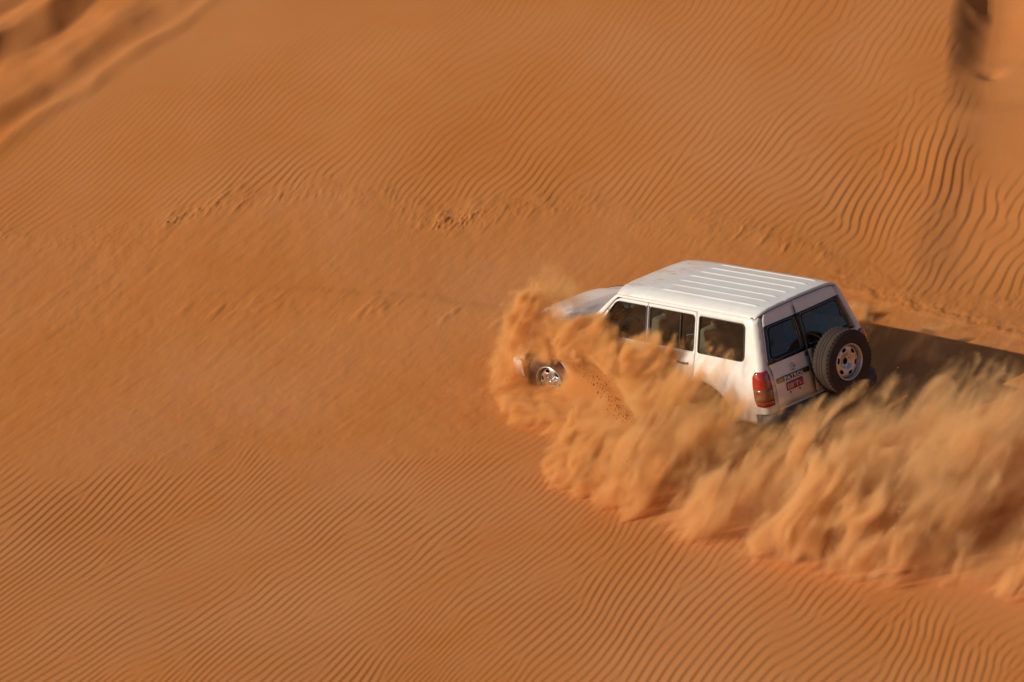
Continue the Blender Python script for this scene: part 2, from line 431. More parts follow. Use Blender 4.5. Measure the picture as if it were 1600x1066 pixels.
def skin(outline, holes, fmap, res=.05):
    """triangulated patch with holes, mapped to 3-D -> verts, faces"""
    loops = [resample(outline, res)] + [resample(h, res) for h in holes]
    P = []; E = []
    for l in loops:
        k = len(P); P += l; E += [(k + i, k + (i + 1) % len(l)) for i in range(len(l))]
    o = np.array(outline); a, b = o.min(0), o.max(0)
    g = np.stack(np.meshgrid(np.arange(a[0], b[0], res), np.arange(a[1], b[1], res), indexing='ij'), -1).reshape(-1, 2) + res * .31
    if len(g):
        k = pip(outline, g) & (edge_dist(outline, g) > res * .45)
        for h in holes: k &= ~pip(h, g) & (edge_dist(h, g) > res * .45)
        P += [tuple(q) for q in g[k]]
    r = delaunay_2d_cdt([Vector(q) for q in P], E, [], 0, 1e-6)
    v = np.array([tuple(q) for q in r[0]]); f = np.array([t for t in r[2] if len(t) == 3])
    c = v[f].mean(1); k = pip(outline, c)
    for h in holes: k &= ~pip(h, c)
    f = f[k]
    return [fmap(*q) for q in v], [tuple(int(i) for i in t) for t in f]
def skin_obj(name, outline, holes, fmap, mats, parent, res=.05, thick=.022, flip=False, label=None):
    v, f = skin(outline, holes, fmap, res)
    # orient away from the car's middle
    V_ = np.array(v); F_ = np.array(f); n = np.cross(V_[F_[:, 1]] - V_[F_[:, 0]], V_[F_[:, 2]] - V_[F_[:, 0]])
    if (n * (V_[F_].mean(1) - np.array([1.4, 0, .9]))).sum() < 0: f = [t[::-1] for t in f]
    o = mesh_obj(name, v, f, mats, parent, label=label)
    if thick:
        s = o.modifiers.new('solid', 'SOLIDIFY'); s.thickness = thick; s.offset = -1
        if isinstance(mats, (list, tuple)) and len(mats) > 1: s.material_offset = 1
    return o
def box(c, d, r=.01, seg=2):
    bm = bmesh.new(); bmesh.ops.create_cube(bm, size=1)
    bmesh.ops.scale(bm, vec=d, verts=bm.verts)
    if r: bmesh.ops.bevel(bm, geom=bm.edges[:], offset=min(r, min(d) * .45), segments=seg, affect='EDGES', profile=.5)
    bmesh.ops.translate(bm, vec=c, verts=bm.verts)
    v = [tuple(x.co) for x in bm.verts]; bm.verts.index_update(); f = [tuple(x.index for x in q.verts) for q in bm.faces]; bm.free()
    return v, f
def tube(path, rad, seg=8, closed=False, flat=1.0):
    P = np.array(path, float); n = len(P); v = []; f = []
    for i in range(n):
        a = P[(i - 1) % n] if closed or i else P[i]; b = P[(i + 1) % n] if closed or i < n - 1 else P[i]
        t = b - a; t /= np.linalg.norm(t) + 1e-9
        u = np.cross(t, [0, 0, 1]) if abs(t[2]) < .9 else np.cross(t, [0, 1, 0]); u /= np.linalg.norm(u); w = np.cross(u, t)
        for k in range(seg):
            q = 2 * math.pi * k / seg; v.append(tuple(P[i] + rad * (math.cos(q) * u + flat * math.sin(q) * w)))
    m = n if closed else n - 1
    for i in range(m):
        for k in range(seg):
            f.append((i * seg + k, i * seg + (k + 1) % seg, (i + 1) % n * seg + (k + 1) % seg, (i + 1) % n * seg + k))
    if not closed: f += [tuple(range(seg))[::-1], tuple((n - 1) * seg + k for k in range(seg))]
    return v, f
def lathe(prof, seg=48, axis='y', c=(0, 0, 0)):
    v = []; f = []; n = len(prof)
    for k in range(seg):
        a = 2 * math.pi * k / seg
        for r, d in prof:
            p = (r * math.cos(a), d, r * math.sin(a)) if axis == 'y' else (d, r * math.cos(a), r * math.sin(a))
            v.append((p[0] + c[0], p[1] + c[1], p[2] + c[2]))
    for k in range(seg):
        for i in range(n - 1):
            a = k * n + i; b = (k + 1) % seg * n + i; f.append((a, b, b + 1, a + 1))
    return v, f
def merge(*vf):
    V_ = []; F_ = []
    for v, f in vf:
        k = len(V_); V_ += list(v); F_ += [tuple(i + k for i in t) for t in f]
    return V_, F_
def part(name, vf, mat, parent, smooth=True, label=None):
    return mesh_obj(name, vf[0], vf[1], mat, parent, smooth, label)

car = bpy.data.objects.new('off_road_car', None); COL.objects.link(car)
MC = ((-0.641326, -0.751602, -0.154257), (0.760252, -0.649613, 0.004413), (-0.103524, -0.114444, 0.988021))
car.matrix_world = Matrix(MC).to_4x4()
car['label'] = 'white four wheel drive car throwing up sand as it ploughs across the dune slope'
car['category'] = 'car'

GLZ0, GLZ1 = 1.215, 1.635
arcp = lambda c, r, a0, a1, n=12: [(c + r * math.cos(R(a0 + (a1 - a0) * i / n)), .42 + r * math.sin(R(a0 + (a1 - a0) * i / n))) for i in range(n + 1)]
win_front = rpoly([(1.80, GLZ0), (2.715, GLZ0), (2.715, GLZ1), (2.17, GLZ1)], [.03, .03, .03, .07])
win_rear = rpoly([(2.782, GLZ0), (3.575, GLZ0), (3.575, GLZ1), (2.782, GLZ1)], [.03, .03, .05, .03])
win_quart = rpoly([(3.655, GLZ0 - .005), (4.44, GLZ0 - .005), (4.42, GLZ1), (3.655, GLZ1)], [.03, .07, .05, .03])
zs = np.linspace(.44, 1.705, 14)
WB = [M_paint, M_inner]
def scale_poly(p, d):
    P = np.array(p); c = P.mean(0); n = len(P); out = []
    for i in range(n):
        t = P[(i + 1) % n] - P[i - 1]; nn = np.array([t[1], -t[0]]); nn /= np.linalg.norm(nn) + 1e-9
        if nn @ (P[i] - c) < 0: nn = -nn
        out.append(tuple(P[i] + nn * d))
    return out
body_pieces = []
for sg in (1, -1):
    mp = lambda w, z, off=0., sg=sg: side(w, z, sg, off)
    # quarter panel + roof rail + windscreen pillar in one outline
    out = [(1.475, 1.172), (1.60, 1.172), (1.66, 1.20)]
    out += [(2.175, 1.682), (3.615, 1.682), (3.615, 1.0)]
    out += arcp(AX, .47, 118, 0, 14)
    out += [(AX + .47, .44)]
    out += [(w_end(z), z) for z in zs]
    out += [(4.5, 1.708), (3, 1.708), (2.15, 1.708)]
    skin_obj('body_side', out, [win_quart], mp, WB, car, .05)
    # front fender
    fo = [(.24, .62)] + arcp(.79, .47, 155, 0, 14) + [(1.26, .44), (1.59, .44), (1.59, 1.165)] + [(s, ztop(s)) for s in (1.4, 1.2, 1.0, .75, .5, .35, .24)]
    skin_obj('fender', fo, [], mp, M_paint, car, .05)
    d1 = skin_obj('front_door', rpoly([(1.60, .45), (2.742, .45), (2.742, 1.675), (2.19, 1.675), (1.665, 1.185), (1.60, 1.12)], [.02, .02, .02, .09, .05, .05]), [win_front], mp, WB, car, .05)
    rd = [(2.752, .45), (3.27, .45)] + arcp(AX, .49, 176, 118, 6) + [(3.607, 1.0), (3.607, 1.675), (2.752, 1.675)]
    d2 = skin_obj('back_door', rd, [win_rear], mp, WB, car, .05)
    for d, wn_, nm in ((d1, win_front, 'side_window'), (d2, win_rear, 'side_window'), (None, win_quart, 'quarter_window')):
        g = skin_obj(nm, scale_poly(wn_, .008), [], lambda w, z, sg=sg: side(w, z, sg, -.010), M_glass, d or car, .08, thick=0)
        wd = .016 if nm == 'side_window' else .026
        part('window_seal', tube([side(w, z, sg, .001) for w, z in resample(wn_, .05)], wd * .5, 6, True, .5), M_black, g)
    for dd, a_, b_ in ((d1, 2.7165, 2.738), (d2, 2.757, 2.7805)):
        skin_obj('pillar_trim', [(a_, GLZ0), (b_, GLZ0), (b_, GLZ1 + .008), (a_, GLZ1 + .008)], [], lambda w, z, sg=sg: side(w, z, sg, .003), M_plastic, dd, .06, thick=.002)
    part('window_divider', tube([side(3.335, z, sg, .0) for z in np.linspace(GLZ0, GLZ1, 6)], .010, 6), M_black, d2)
    for d, s0 in ((d1, 2.60), (d2, 3.42)):
        part('door_handle', tube([side(s0 + a, 1.07, sg, o_) for a, o_ in ((-.09, .0), (-.075, .025), (.075, .025), (.09, 0))], .012, 6), M_black, d)
    # waist moulding
    part('side_moulding', tube([side(s, .74, sg, .004) for s in np.linspace(1.30, 3.20, 20)], .03, 6, flat=.3), M_plastic, car)
    # wheel-arch liner
    for c in (.79, AX):
        v = []; f = []
        for i, a in enumerate(np.linspace(R(-12), R(192), 20)):
            for y in (.90, .45): v.append(W(c + .468 * math.cos(a), sg * y, .42 + .468 * math.sin(a)))
            if i: k = 2 * i; f.append((k - 2, k - 1, k + 1, k))
        part('wheel_arch', (v, f), M_arch, car)
    # tail lamp wraps the corner
    lz = np.linspace(.70, 1.125, 8)
    lo = [(4.60, .68), (4.60, 1.02), (4.64, 1.09)] + [(w_end(z) - .012, z) for z in lz[::-1]]
    lo = [(4.645, .70), (4.618, .76), (4.618, 1.07), (4.65, 1.125)] + [(w_end(z) - .040, z) for z in lz[::-1]]
    tl = skin_obj('tail_lamp', lo, [], lambda w, z, sg=sg: side(w, z, sg, .012), M_red, car, .035, thick=.02)
    lo2 = [(4.630, .76), (4.630, .92)] + [(w_end(z) - .040, z) for z in (.92, .84, .76)]
    skin_obj('indicator_lens', lo2, [], lambda w, z, sg=sg: side(w, z, sg, .0145), M_amber, tl, .035, thick=.01)
    # mirror
    mv = box((0, 0, 0), (.10, .20, .17), .035, 3)
    mm = part('wing_mirror', ([(x + AX - 1.86, sg * (y + 1.02), z + 1.20) for x, y, z in mv[0]], mv[1]), M_paint, car)
    # small black gutter cap at the rear of the roof
    bv = box((AX - 4.50, sg * .685, 1.705), (.05, .018, .016), .004)
    part('gutter_cap', bv, M_black, car)
# roof
def roofz(s, y):
    z = float(np.interp(abs(y), RS[:, 0], RS[:, 1]))
    z -= .055 * (max(0, 2.75 - s) / .7) ** 2 * (1 - .5 * (abs(y) / .7) ** 2) + .018 * (max(0, s - 4.2) / .4) ** 2
    for yr in (-.50, -.335, -.17, 0, .17, .335, .50):
        e = sstep(2.74, 2.84, s + .02 * math.cos(yr * 4)) * (1 - sstep(4.38, 4.44, s))
        z += .009 * e * math.exp(-((y - yr) / .013) ** 2)
    return z
ys = np.unique(np.concatenate([np.linspace(-.70, .70, 57)] + [np.linspace(-.03, .03, 13) + c for c in (-.50, -.335, -.17, 0, .17, .335, .50)]))
ts = np.concatenate([np.linspace(0, .26, 10), np.linspace(.27, .32, 8), np.linspace(.34, .9, 20), np.linspace(.91, .96, 8), np.linspace(.97, 1, 3)])
v = []; f = []
for i, t in enumerate(ts):
    for j, y in enumerate(ys):
        s0 = 2.135 - .10 * (1 - (y / .7) ** 2); s1 = 4.585 - .035 * (abs(y) / .7) ** 6
        s = s0 + (s1 - s0) * t
        v.append(W(s, y, roofz(s, y)))
        if i and j: a = i * len(ys) + j; f.append((a, a - 1, a - len(ys) - 1, a - len(ys)))
ro = part('roof', (v, f), [M_roof, M_inner], car)
sm = ro.modifiers.new('solid', 'SOLIDIFY'); sm.thickness = .03; sm.offset = -1; sm.material_offset = 1
nn = np.array([p.normal.z for p in ro.data.polygons])
if nn.mean() < 0: ro.data.flip_normals()
for sg in (1, -1):
    part('drip_rail', tube([W(s, sg * .703, 1.700 - .055 * .5 * (max(0, 2.75 - s) / .7) ** 2) for s in np.linspace(2.16, 4.54, 24)], .007, 6), M_paint, car)
# bonnet
def hoodz(s, y):
    w = Yof(ztop(s), s)
    k = min(1, abs(y) / w)
    return ztop(s) + .095 * (1 - k ** 3.2) + .022 * (1 - sstep(.38, .52, abs(y))) * sstep(.1, .35, s) - .0
v = []; f = []; hs = np.linspace(.14, 1.50, 28); hy = np.linspace(-1, 1, 61)
for i, s in enumerate(hs):
    w = Yof(ztop(s), s)
    for j, k in enumerate(hy):
        y = k * w; se = s + .10 * abs(k) ** 4 * (1 - i / 27)
        v.append(W(se, y, hoodz(s, y) - .06 * (max(0, .3 - s) / .16) ** 2 * (1 if s < .3 else 0)))
        if i and j: a = i * 61 + j; f.append((a, a - 1, a - 62, a - 61))
hd = part('hood', (v, f), M_paint, car)
for sg in (1, -1):
    part('hood_seam', tube([W(s, sg * (.70 + .04 * (s - .3)), hoodz(s, .70 + .04 * (s - .3)) + .001) for s in np.linspace(.28, 1.48, 20)], .004, 5), M_gap, hd)
part('cowl', box((AX - 1.53, 0, 1.19), (.10, 1.56, .05), .015), M_black, car)
# windscreen
ws = [(sg_y, z) for sg_y, z in ((-.79, 1.20), (.79, 1.20), (.66, 1.70), (-.66, 1.70))]
wmap = lambda y, z: W(Aline(z) - .10 * (1 - (y / .75) ** 2) + .012, y, z)
wsg = skin_obj('windscreen', ws, [], wmap, M_glass, car, .08, thick=0)
# nose
fz = lambda y, z: W(.13 + .11 * (abs(y) / .85) ** 4, y, z)
skin_obj('front_panel', [(-.82, .60), (.82, .60), (.83, .95), (-.83, .95)], [rpoly([(-.42, .70), (.42, .70), (.44, .93), (-.44, .93)], .03)], fz, M_paint, car, .06)
gr = merge(*[tube([W(.15 + .02 * (abs(y) / .45) ** 2, y, z) for y in np.linspace(-.43, .43, 8)], .012, 6) for z in (.72, .77, .82, .87, .92)])
part('grille', gr, M_chrome, car)
part('radiator', box((AX - .24, 0, .80), (.04, .9, .3), .01), M_gap, car)
for sg in (1, -1):
    hl = skin_obj('headlight', rpoly([(sg * .50, .74), (sg * .79, .74), (sg * .80, .92), (sg * .50, .92)], .04), [], lambda y, z: W(.112 + .11 * (abs(y) / .85) ** 4, y, z), M_clear, car, .05, .02)
def bumper(s0, sgn, z0, z1, mat, name):
    v = []; f = []; N = 34
    prof = [(0, z0), (.05, z0 - .015), (.14, z0 + .01), (.16, (z0 + z1) / 2), (.15, z1 - .01), (.10, z1 + .01), (0, z1)]
    for i in range(N):
        a = -1 + 2 * i / (N - 1); y = .93 * math.sin(a * 1.38) / math.sin(1.38); back = .17 * abs(a) ** 5
        for d, z in prof: v.append(W(s0 + sgn * (d - back * 1.0), y * (1 + .0 * d), z))
        if i:
            for k in range(6): b = i * 7 + k; f.append((b, b + 1, b - 6, b - 7))
    f += [tuple(range(7)), tuple(range((N - 1) * 7, N * 7))[::-1]]
    return part(name, (v, f), mat, car)
bumper(.16, -1, .42, .62, M_paint, 'front_bumper')
bumper(4.78, 1, .42, .60, M_plastic, 'rear_bumper')
# rear doors
rs = lambda y, z, off=0.: W(Rof(z) + off + .028 * (1 - (y / .75) ** 2), y, z)
def gate(y0, y1, name):
    """y0, y1: centre line edge and outer sign"""
    sg = 1 if y1 > 0 else -1
    ed = [(sg * (y_edge(z) - .008), z) for z in np.linspace(.635, 1.675, 10)]
    tops = [(y, min(1.80, float(np.interp(abs(y), RS[:, 0], RS[:, 1])) - .052 + .0 * y)) for y in np.linspace(sg * .585, y0, 8)]
    out = [(y0, .635)] + ed + tops
    ye = lambda z, d: sg * (y_edge(z) - d)
    inn = y0 + sg * .035
    hole = rpoly([(inn + sg * .025, 1.225), (ye(1.225, .085), 1.225), (ye(1.56, .085), 1.56), (inn + sg * .025, 1.56)], .05)
    d = skin_obj(name, out, [hole], rs, WB, car, .05)
    fr = [(y0 + sg * .004, 1.165), (ye(1.165, .012), 1.165), (ye(1.60, .012), 1.60), (y0 + sg * .004, 1.60)]
    skin_obj('window_surround', fr, [hole], lambda y, z: rs(y, z, .004), M_black_gloss, d, .05, thick=.003)
    g = skin_obj('rear_window', scale_poly(hole, .006), [], lambda y, z: rs(y, z, -.008), M_glass_r, d, .08, thick=0)
    part('window_seal', tube([rs(y, z, .003) for y, z in resample(hole, .05)], .007, 6, True, .6), M_black, g)
    return d, hole
M_black_gloss = simple('black_glass_edge', (.008, .009, .012), .12, coat=.5)
gl, _ = gate(.118, .7, 'rear_door'); grr, _ = gate(.108, -.7, 'rear_door')
gl['label'] = 'narrow left rear door with badge, name strip and red plate'
grr['label'] = 'wide right rear door carrying the spare wheel'
# rear header above the doors and sill below
skin_obj('rear_sill', [(-.70, .56), (.70, .56), (.70, .628), (-.70, .628)], [], rs, M_paint, car, .08)
# name strip, badge and plate on the narrow door
skin_obj('name_strip', rpoly([(.165, .985), (.690, .985), (.690, .925), (.165, .925)], .008), [], lambda y, z: rs(y, z, .010), M_garnish, gl, .03, .01)
def text_mesh(txt, size, place, mat, parent, name, ext=.0015, sx=1.0):
    c = bpy.data.curves.new('t', 'FONT'); c.body = txt; c.size = size; c.align_x = 'CENTER'; c.align_y = 'CENTER'; c.extrude = ext; c.space_character = 1.15
    c.offset = .0012
    t = bpy.data.objects.new('t', c); COL.objects.link(t); bpy.context.view_layer.update()
    m = bpy.data.meshes.new_from_object(t.evaluated_get(bpy.context.evaluated_depsgraph_get()))
    bpy.data.objects.remove(t)
    vv_ = [v_.co.copy() for v_ in m.vertices]; ff = [tuple(p.vertices) for p in m.polygons]
    return part(name, ([place(q.x * sx, q.y, q.z) for q in vv_], ff), mat, parent, smooth=False)
# lettering sits on the rear face: reading direction runs towards the car's right (-y)
text_mesh('PATROL', .062, lambda a, b, c: (lambda p: (p[0] - c, p[1], p[2]))(rs(.425 - a, .954 + b, .023)), M_white, gl, 'name_lettering', sx=1.25)
ring = [(.038 * math.cos(q), .038 * math.sin(q)) for q in np.linspace(0, 2 * math.pi, 25)[:-1]]
badge = merge(tube([rs(.405 + a, 1.050 + b, .008) for a, b in ring], .005, 6, True), tube([rs(.405 + a, 1.050, .010) for a in (-.046, .046)], .0065, 6))
part('badge', badge, M_chrome, gl)
pl = skin_obj('number_plate', rpoly([(.300, .900), (.560, .900), (.560, .800), (.300, .800)], .008), [], lambda y, z: rs(y, z, .012), M_plate, gl, .03, .006)
def stroke(pts, w=.0045):
    return tube([rs(.430 - a, .850 + b, .0145) for a, b in pts], w, 5)
st = [stroke([(-.112, -.03), (-.112, .02), (-.105, .03), (-.092, .03), (-.088, .02), (-.088, -.03), (-.1, -.035), (-.112, -.03)])]
for a in (-.070, -.052, -.034): st.append(stroke([(a, .032), (a + .002, -.034)]))
st.append(stroke([(-.014, .030), (.002, -.030), (.016, .030)]))
st.append(stroke([(.030, -.034), (.032, .012), (.026, .032)]))
st.append(stroke([(.032, .012), (.046, .014), (.048, .030)]))
st.append(stroke([(.062, .030), (.066, .0), (.084, -.002), (.088, .012)], .0035))
st.append(stroke([(.064, -.016), (.080, -.024), (.108, -.020), (.112, -.006)], .0035))
st.append(stroke([(.098, .024), (.110, .022)], .0035))
part('plate_characters', merge(*st), M_white, pl)
for yb in (.510, .360):
    part('plate_screw', box(rs(yb, .770, .006), (.012, .016, .022), .004), M_black, gl)
part('door_seam', tube([rs(.113, z, .004) for z in np.linspace(.64, 1.69, 14)], .0045, 5), M_gap, gl)
part('door_handle', box(rs(.15, 1.13, .018), (.03, .045, .05), .01), M_black, grr)
part('wiper', tube([rs(.02, 1.17, .03), rs(-.02, 1.20, .03), rs(-.33, 1.24, .028)], .007, 6), M_black, grr)
# wheels -------------------------------------------------------------
def wheel_parts(steps=0):
    rr = .388; hw = .132
    prof = [(.205, -.10), (.235, -.118), (.30, -.137), (.345, -.132), (.372, -.118), (.384, -.095), (rr, -.07), (rr, -.045), (rr - .010, -.043), (rr - .010, -.037), (rr + .001, -.035), (rr + .001, -.003), (rr - .009, -.002)]
    prof = prof + [(r, -d) for r, d in prof[::-1]]
    ty = lathe(prof, 72)
    # shoulder lugs
    lug = []
    for k in range(46):
        a = 2 * math.pi * k / 46
        for sd in (-1, 1):
            b = box((0, 0, 0), (.026, .040, .013), .003, 1); q = a + (.04 if sd > 0 else 0)
            ca, sa = math.cos(q), math.sin(q)
            vv2 = [((rr - .006 + z) * ca - x * sa, y + sd * .092, (rr - .006 + z) * sa + x * ca) for x, y, z in b[0]]
            lug.append((vv2, b[1]))
    ty = merge(ty, *lug)
    # steel wheel: outward side is +y
    barrel = lathe([(.224, .112), (.222, .124), (.212, .126), (.206, .112), (.202, .085), (.198, .055), (.185, -.05), (.19, -.09), (.215, -.108)], 64)
    def dish(u, v):
        r = math.hypot(u, v)
        d = float(np.interp(r, [0, .055, .075, .10, .14, .175, .20], [.030, .030, .038, .062, .070, .062, .045]))
        return (u, d + .018, v)
    circ = lambda r, n, c=(0, 0): [(c[0] + r * math.cos(2 * math.pi * i / n), c[1] + r * math.sin(2 * math.pi * i / n)) for i in range(n)]
    holes = [circ(.040, 20)]
    for k in range(6):
        a = 2 * math.pi * (k + .5) / 6; ca, sa = math.cos(a), math.sin(a)
        o_ = [(.150 + .024 * math.cos(t), .036 * math.sin(t)) for t in np.linspace(0, 2 * math.pi, 19)[:-1]]
        holes.append([(x * ca - y * sa, x * sa + y * ca) for x, y in o_])
    dv, df = skin(circ(.200, 60), holes, dish, .016)
    n = np.cross(np.array(dv)[np.array(df)[:, 1]] - np.array(dv)[np.array(df)[:, 0]], np.array(dv)[np.array(df)[:, 2]] - np.array(dv)[np.array(df)[:, 0]])
    if n[:, 1].sum() < 0: df = [t[::-1] for t in df]
    nuts = [lathe([(0, .075), (.008, .075), (.011, .068), (.012, .045), (0.012, .03)], 6, c=(.070 * math.cos(a), 0, .070 * math.sin(a))) for a in np.linspace(0, 2 * math.pi, 7)[:-1]]
    back = lathe([(.0, .0), (.12, .0), (.165, -.02), (.18, -.03)], 32)
    return ty, barrel, (dv, df), nuts, back
TY, BARREL, DISH, NUTS, BACK = wheel_parts()
def make_wheel(name, mat4, hub=True, label=None):
    t = part(name, TY, M_tyre if name == 'spare_wheel' else M_tyre_dusty, car, label=label)
    t.matrix_local = mat4
    r = part('rim', BARREL, M_alloy, t)
    d = part('wheel_disc', DISH, M_alloy, t)
    s = d.modifiers.new('solid', 'SOLIDIFY'); s.thickness = .008; s.offset = -1
    for nv in NUTS: part('wheel_nut', nv, M_chrome, t)
    part('brake_drum', BACK, M_dark, t)
    if hub: part('hub_cap', lathe([(0, .112), (.025, .110), (.036, .098), (.040, .06), (.040, .0)], 24), M_chrome, t)
    return t
def wm(s, y, z, yaw=0, flip=False, spin=0):
    return Matrix.Translation(W(s, y, z)) @ Matrix.Rotation(R(yaw), 4, 'Z') @ (Matrix.Rotation(math.pi, 4, 'Z') if flip else Matrix()) @ Matrix.Rotation(R(spin), 4, 'Y')
make_wheel('wheel', wm(.79, .80, .39, 8, spin=14)); make_wheel('wheel', wm(.79, -.80, .39, 8, True))
make_wheel('wheel', wm(AX, .80, .39, spin=40)); make_wheel('wheel', wm(AX, -.80, .39, flip=True))
sp = make_wheel('spare_wheel', wm(5.03, -.165, .975, 90, False, spin=12), hub=False, label='spare wheel with bare silver steel rim on the rear door')
part('spare_carrier', merge(box((AX - 4.86, -.20, .97), (.18, .34, .10), .015), box((AX - 4.84, -.165, .97), (.14, .10, .46), .015), box((AX - 4.83, .05, 1.10), (.10, .06, .16), .015), tube([W(4.82, .05, 1.10), W(4.86, -.15, 1.05), W(4.88, -.30, .98)], .018, 6)), M_dark, grr)
# underside, axles, cabin ---------------------------------------------
part('chassis', merge(box((AX - 2.5, 0, .47), (4.1, 1.30, .10), .02), box((AX - 2.45, .45, .38), (4.2, .09, .13), .01), box((AX - 2.45, -.45, .38), (4.2, .09, .13), .01),
    tube([W(.79, -.75, .39), W(.79, .75, .39)], .06, 10), tube([W(AX, -.75, .39), W(AX, .75, .39)], .06, 10), lathe([(0, -.14), (.09, -.12), (.14, 0), (.09, .12), (0, .14)], 16, c=(0, .1, .39)),
    box((AX - 1.0, 0, .72), (1.2, 1.0, .45), .05)), M_dark, car)
part('tow_hitch', merge(box((AX - 4.90, -.10, .40), (.14, .07, .07), .01), lathe([(0, .06), (.025, .05), (.03, .03), (.02, .005), (.012, -.03)], 12, c=(AX - 4.98, -.10, .44))), M_chrome, car)
part('exhaust_pipe', tube([W(3.9, .5, .36), W(4.5, .52, .38), W(4.78, .53, .36)], .03, 10), M_dark, car)
part('cabin_floor', merge(box((AX - 2.9, 0, .60), (3.3, 1.60, .05), .01), box((AX - 1.62, 0, .98), (.35, 1.5, .32), .06), box((AX - 4.68, 0, .9), (.04, 1.3, .5), .01)), M_inner, car)
def seat(s, y, w):
    b = merge(box((AX - s, y, .82), (.52, w, .18), .05, 3))
    c = box((0, 0, .30), (.15, w, .62), .05, 3); an = R(-14)
    c = ([(AX - s - .26 + x * math.cos(an) + z * math.sin(an), y + yy_, .84 + z * math.cos(an) - x * math.sin(an)) for x, yy_, z in c[0]], c[1])
    hr = []
    for hy_ in ([0] if w < .8 else [-w * .3, w * .3]):
        h = box((0, 0, 0), (.10, .26, .17), .04, 3)
        hr.append(([(AX - s - .43 + x, y + hy_ + yy_, 1.50 + z) for x, yy_, z in h[0]], h[1]))
    return merge(b, c, *hr)
for y in (.38, -.38): part('seat', seat(2.30, y, .52), M_seat, car)
part('rear_seat', seat(3.20, 0, 1.38), M_seat, car)
part('steering_wheel', tube([(AX - 1.93 + .06 * math.sin(a), .38 + .18 * math.cos(a), 1.10 + .17 * math.sin(a)) for a in np.linspace(0, 2 * math.pi, 21)[:-1]], .013, 6, True), M_black, car)

# ------------------------------------------------------------------ flying sand: a real volume of dust
TILT = math.atan(.1562)
DX0, DX1, DY0, DY1, DZ0, DZ1 = -4.4, 5.0, -7.0, 2.9, -.35, 2.1
VOX = .028
n_x, n_y, n_z = int((DX1 - DX0) / VOX), int((DY1 - DY0) / VOX), int((DZ1 - DZ0) / VOX)
ax_ = (DX0 + (np.arange(n_x) + .5) * (DX1 - DX0) / n_x).astype(np.float32)
ay_ = (DY0 + (np.arange(n_y) + .5) * (DY1 - DY0) / n_y).astype(np.float32)
az_ = (DZ0 + (np.arange(n_z) + .5) * (DZ1 - DZ0) / n_z).astype(np.float32)
def fft_noise(N, beta, seed, aniso=(1, 1, 1)):
    r = np.random.default_rng(seed); w = np.fft.rfftn(r.standard_normal((N, N, N)).astype(np.float32))
    k = np.fft.fftfreq(N) * N; kz = np.fft.rfftfreq(N) * N
    q = np.sqrt((k[:, None, None] * aniso[0]) ** 2 + (k[None, :, None] * aniso[1]) ** 2 + (kz[None, None, :] * aniso[2]) ** 2)
    q[0, 0, 0] = 1
    f = q ** (-beta / 2) * (q > 3.0); f[0, 0, 0] = 0
    n = np.fft.irfftn(w * f, (N, N, N)).astype(np.float32)
    return n / n.std()
def tri(tab, x, y, z):
    N = tab.shape[0]; ix = np.floor(x).astype(np.int32); iy = np.floor(y).astype(np.int32); iz = np.floor(z).astype(np.int32)
    fx = (x - ix).astype(np.float32); fy = (y - iy).astype(np.float32); fz_ = (z - iz).astype(np.float32)
    t = tab.ravel(); out = 0
    X0 = (ix % N) * N; X1 = ((ix + 1) % N) * N; Y0 = iy % N; Y1 = (iy + 1) % N; Z0 = iz % N; Z1 = (iz + 1) % N
    for a, wx in ((X0, 1 - fx), (X1, fx)):
        for b, wy in ((Y0, 1 - fy), (Y1, fy)):
            ab = (a + b) * N; w = wx * wy
            out = out + w * ((1 - fz_) * t[ab + Z0] + fz_ * t[ab + Z1])
    return out
NA = fft_noise(96, 3.6, 5); NB = fft_noise(96, 3.0, 6)
